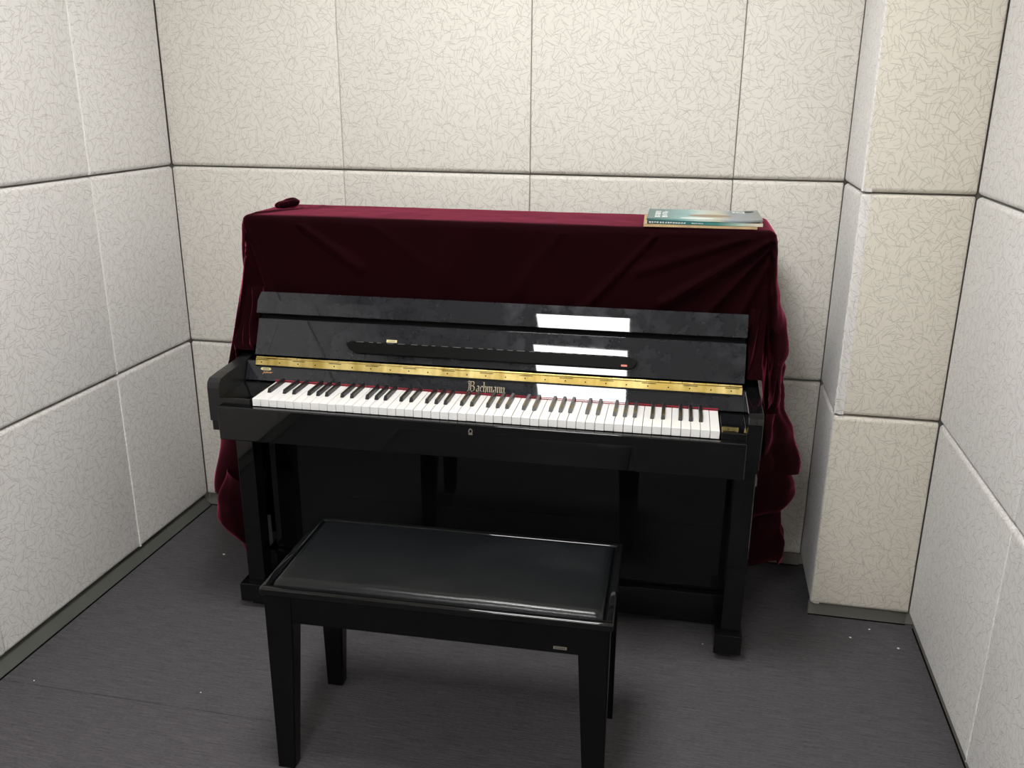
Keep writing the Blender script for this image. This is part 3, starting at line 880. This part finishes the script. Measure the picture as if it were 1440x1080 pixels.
bm = bmesh.new(); glyphs(bm, .004, .10, .0018, .0072, -.0001, 14, 1, rnd, 'y'); obj('spine_print', bm, 'whiteink', mb)
bm = bmesh.new(); glyphs(bm, .115, .145, .0028, .0058, -.0001, 8, 1, rnd, 'y'); obj('spine_print', bm, 'whiteink', mb)
tb, e, cur = book('magazine', 'teal and cream picture-cover magazine on top of the book stack', (1.010, .302, ZC+.0160), R(0), .297, .210, .0045, 'cover', 'paper', lift=.0045, cat='magazine')
bm = bmesh.new(); glyphs(bm, .018, .056, .030, .165, .0046, 2, 4, rnd); obj('cover_print', bm, 'whiteink', tb)['label'] = 'white title characters on the magazine cover'
bm = bmesh.new(); glyphs(bm, .225, .262, .140, .190, .0048, 3, 1, rnd)
for v in bm.verts: v.co.z += .0008
obj('cover_print', bm, 'whiteink', tb)
bm = bmesh.new(); box(bm, .262, .292, .168, .190, .0062, .0075)
obj('cover_print', bm, 'darkink', tb)

# ------------------------------------------------------------------ bench
bench = empty('piano_bench', (1.2525, -1.0455, 0), R(1.6))
tag(bench, 'black piano bench with padded vinyl seat in front of the keyboard', 'bench')
BW, BD = .768/2, .352/2
ht = .478
def frame_ring(bm, w_, d_, rim, z0, z1, bev):
    for a in ((-w_, w_, -d_, -d_+rim), (-w_, w_, d_-rim, d_), (-w_, -w_+rim, -d_+rim*.5, d_-rim*.5), (w_-rim, w_, -d_+rim*.5, d_-rim*.5)):
        box(bm, *a, z0, z1, bev=bev, seg=3)
bm = bmesh.new(); frame_ring(bm, BW, BD, .018, .459, ht, .005)
shade(obj('seat_rim', bm, 'lac', bench), 50)
bxo('seat_board', (-BW+.012, BW-.012, -BD+.012, BD-.012, .450, .463), 'matte', bench)
# cushion: puffed pad
bm = bmesh.new(); nx, ny = 72, 40; cw, cd = BW-.020, BD-.020; grid = []
def pad(x, y):
    dx, dy = cw-abs(x), cd-abs(y)
    r = .020
    e_ = min(dx, dy)
    def q(d): return math.sqrt(max(0, 1-(1-min(1, d/r))**2))
    return .463 + .0225*q(dx)**.8*q(dy)**.8 + .0055*(1-(x/cw)**2)*(1-(y/cd)**2) + .0012*fbm(x*9, y*12, 4)
def sp(i, n, h):
    t = i/n*2-1; return h*math.copysign(1-(1-abs(t))**1.7, t)
for i in range(nx+1):
    row = []
    for j in range(ny+1):
        x, y = sp(i, nx, cw), sp(j, ny, cd); row.append(bm.verts.new((x, y, pad(x, y))))
    grid.append(row)
for i in range(nx):
    for j in range(ny): bm.faces.new((grid[i][j], grid[i+1][j], grid[i+1][j+1], grid[i][j+1]))
obj('seat_cushion', bm, 'leather', bench, smooth=True)['label'] = 'padded black vinyl seat cushion'
# aprons
AI = .006
for a in ((-BW+.03, BW-.03, -BD+AI+.002, -BD+AI+.020), (-BW+.03, BW-.03, BD-AI-.020, BD-AI-.002), (-BW+AI+.002, -BW+AI+.020, -BD+.03, BD-.03), (BW-AI-.020, BW-AI-.002, -BD+.03, BD-.03)):
    bxo('apron', (*a, .392, .460), 'satin', bench, bev=.0015)
# tapered legs: outer faces straight, inner faces tapering
def leg(sx, sy):
    bm = bmesh.new(); v = []
    for z, wd in ((0, .040), (.004, .043), (.385, .064), (.459, .066)):
        x0, y0 = BW-AI, BD-AI
        x1, y1 = x0-wd, y0-wd*.72
        v.append([bm.verts.new((sx*x, sy*y, z)) for x, y in ((x0, y0), (x1, y0), (x1, y1), (x0, y1))])
    for a, b in zip(v[:-1], v[1:]):
        for i in range(4): bm.faces.new((a[i], a[(i+1) % 4], b[(i+1) % 4], b[i]))
    bm.faces.new(v[0]); bm.faces.new(v[-1])
    bmesh.ops.recalc_face_normals(bm, faces=bm.faces)
    ed = [e for e in bm.edges if abs(e.verts[0].co.z-e.verts[1].co.z) > .02]
    bmesh.ops.bevel(bm, geom=ed, offset=.003, segments=2, affect='EDGES')
    shade(obj('leg', bm, 'satin', bench))
for sx in (-1, 1):
    for sy in (-1, 1): leg(sx, sy)
lp = bxo('label_plate', (.262, .290, -BD+AI+.0008, -BD+AI+.0025, .402, .4085), 'silver', bench, label='tiny pale maker plate on the bench apron')
bm = bmesh.new()
for k in range(7): box(bm, .265+.0033*k, .2668+.0033*k, -BD+AI+.0004, -BD+AI+.0009, .4035, .4070)
obj('plate_print', bm, 'darkink', lp)

# ------------------------------------------------------------------ paper crumbs on the carpet
crumbs = [(.248, -.336, .0042, 'larger white crumb on the carpet left of the piano'), (2.269, -.391, .0032, 'white crumb on the carpet before the pillar'),
          (2.395, -.418, .0035, 'white crumb on the carpet beside the right wall'), (1.848, -.516, .0020, 'tiny white crumb near the right piano leg'),
          (.56, -1.02, .0022, 'tiny white crumb on the carpet beside the seam'), (.10, -1.07, .0024, 'tiny white crumb on the carpet at the left wall'),
          (2.33, -.335, .0030, 'white crumb at the foot of the pillar')]
for i, (x, y, r, lab) in enumerate(crumbs):
    bm = bmesh.new(); bmesh.ops.create_icosphere(bm, subdivisions=1, radius=r)
    for v in bm.verts: v.co = Vector((v.co.x*random.uniform(.8, 1.5), v.co.y*random.uniform(.7, 1.1), v.co.z*.5+r*.3))
    o = obj('paper_crumb', bm, 'paper'); o.location = (x, y, .0005)
    tag(o, lab, 'crumb', 'white crumbs on the carpet')
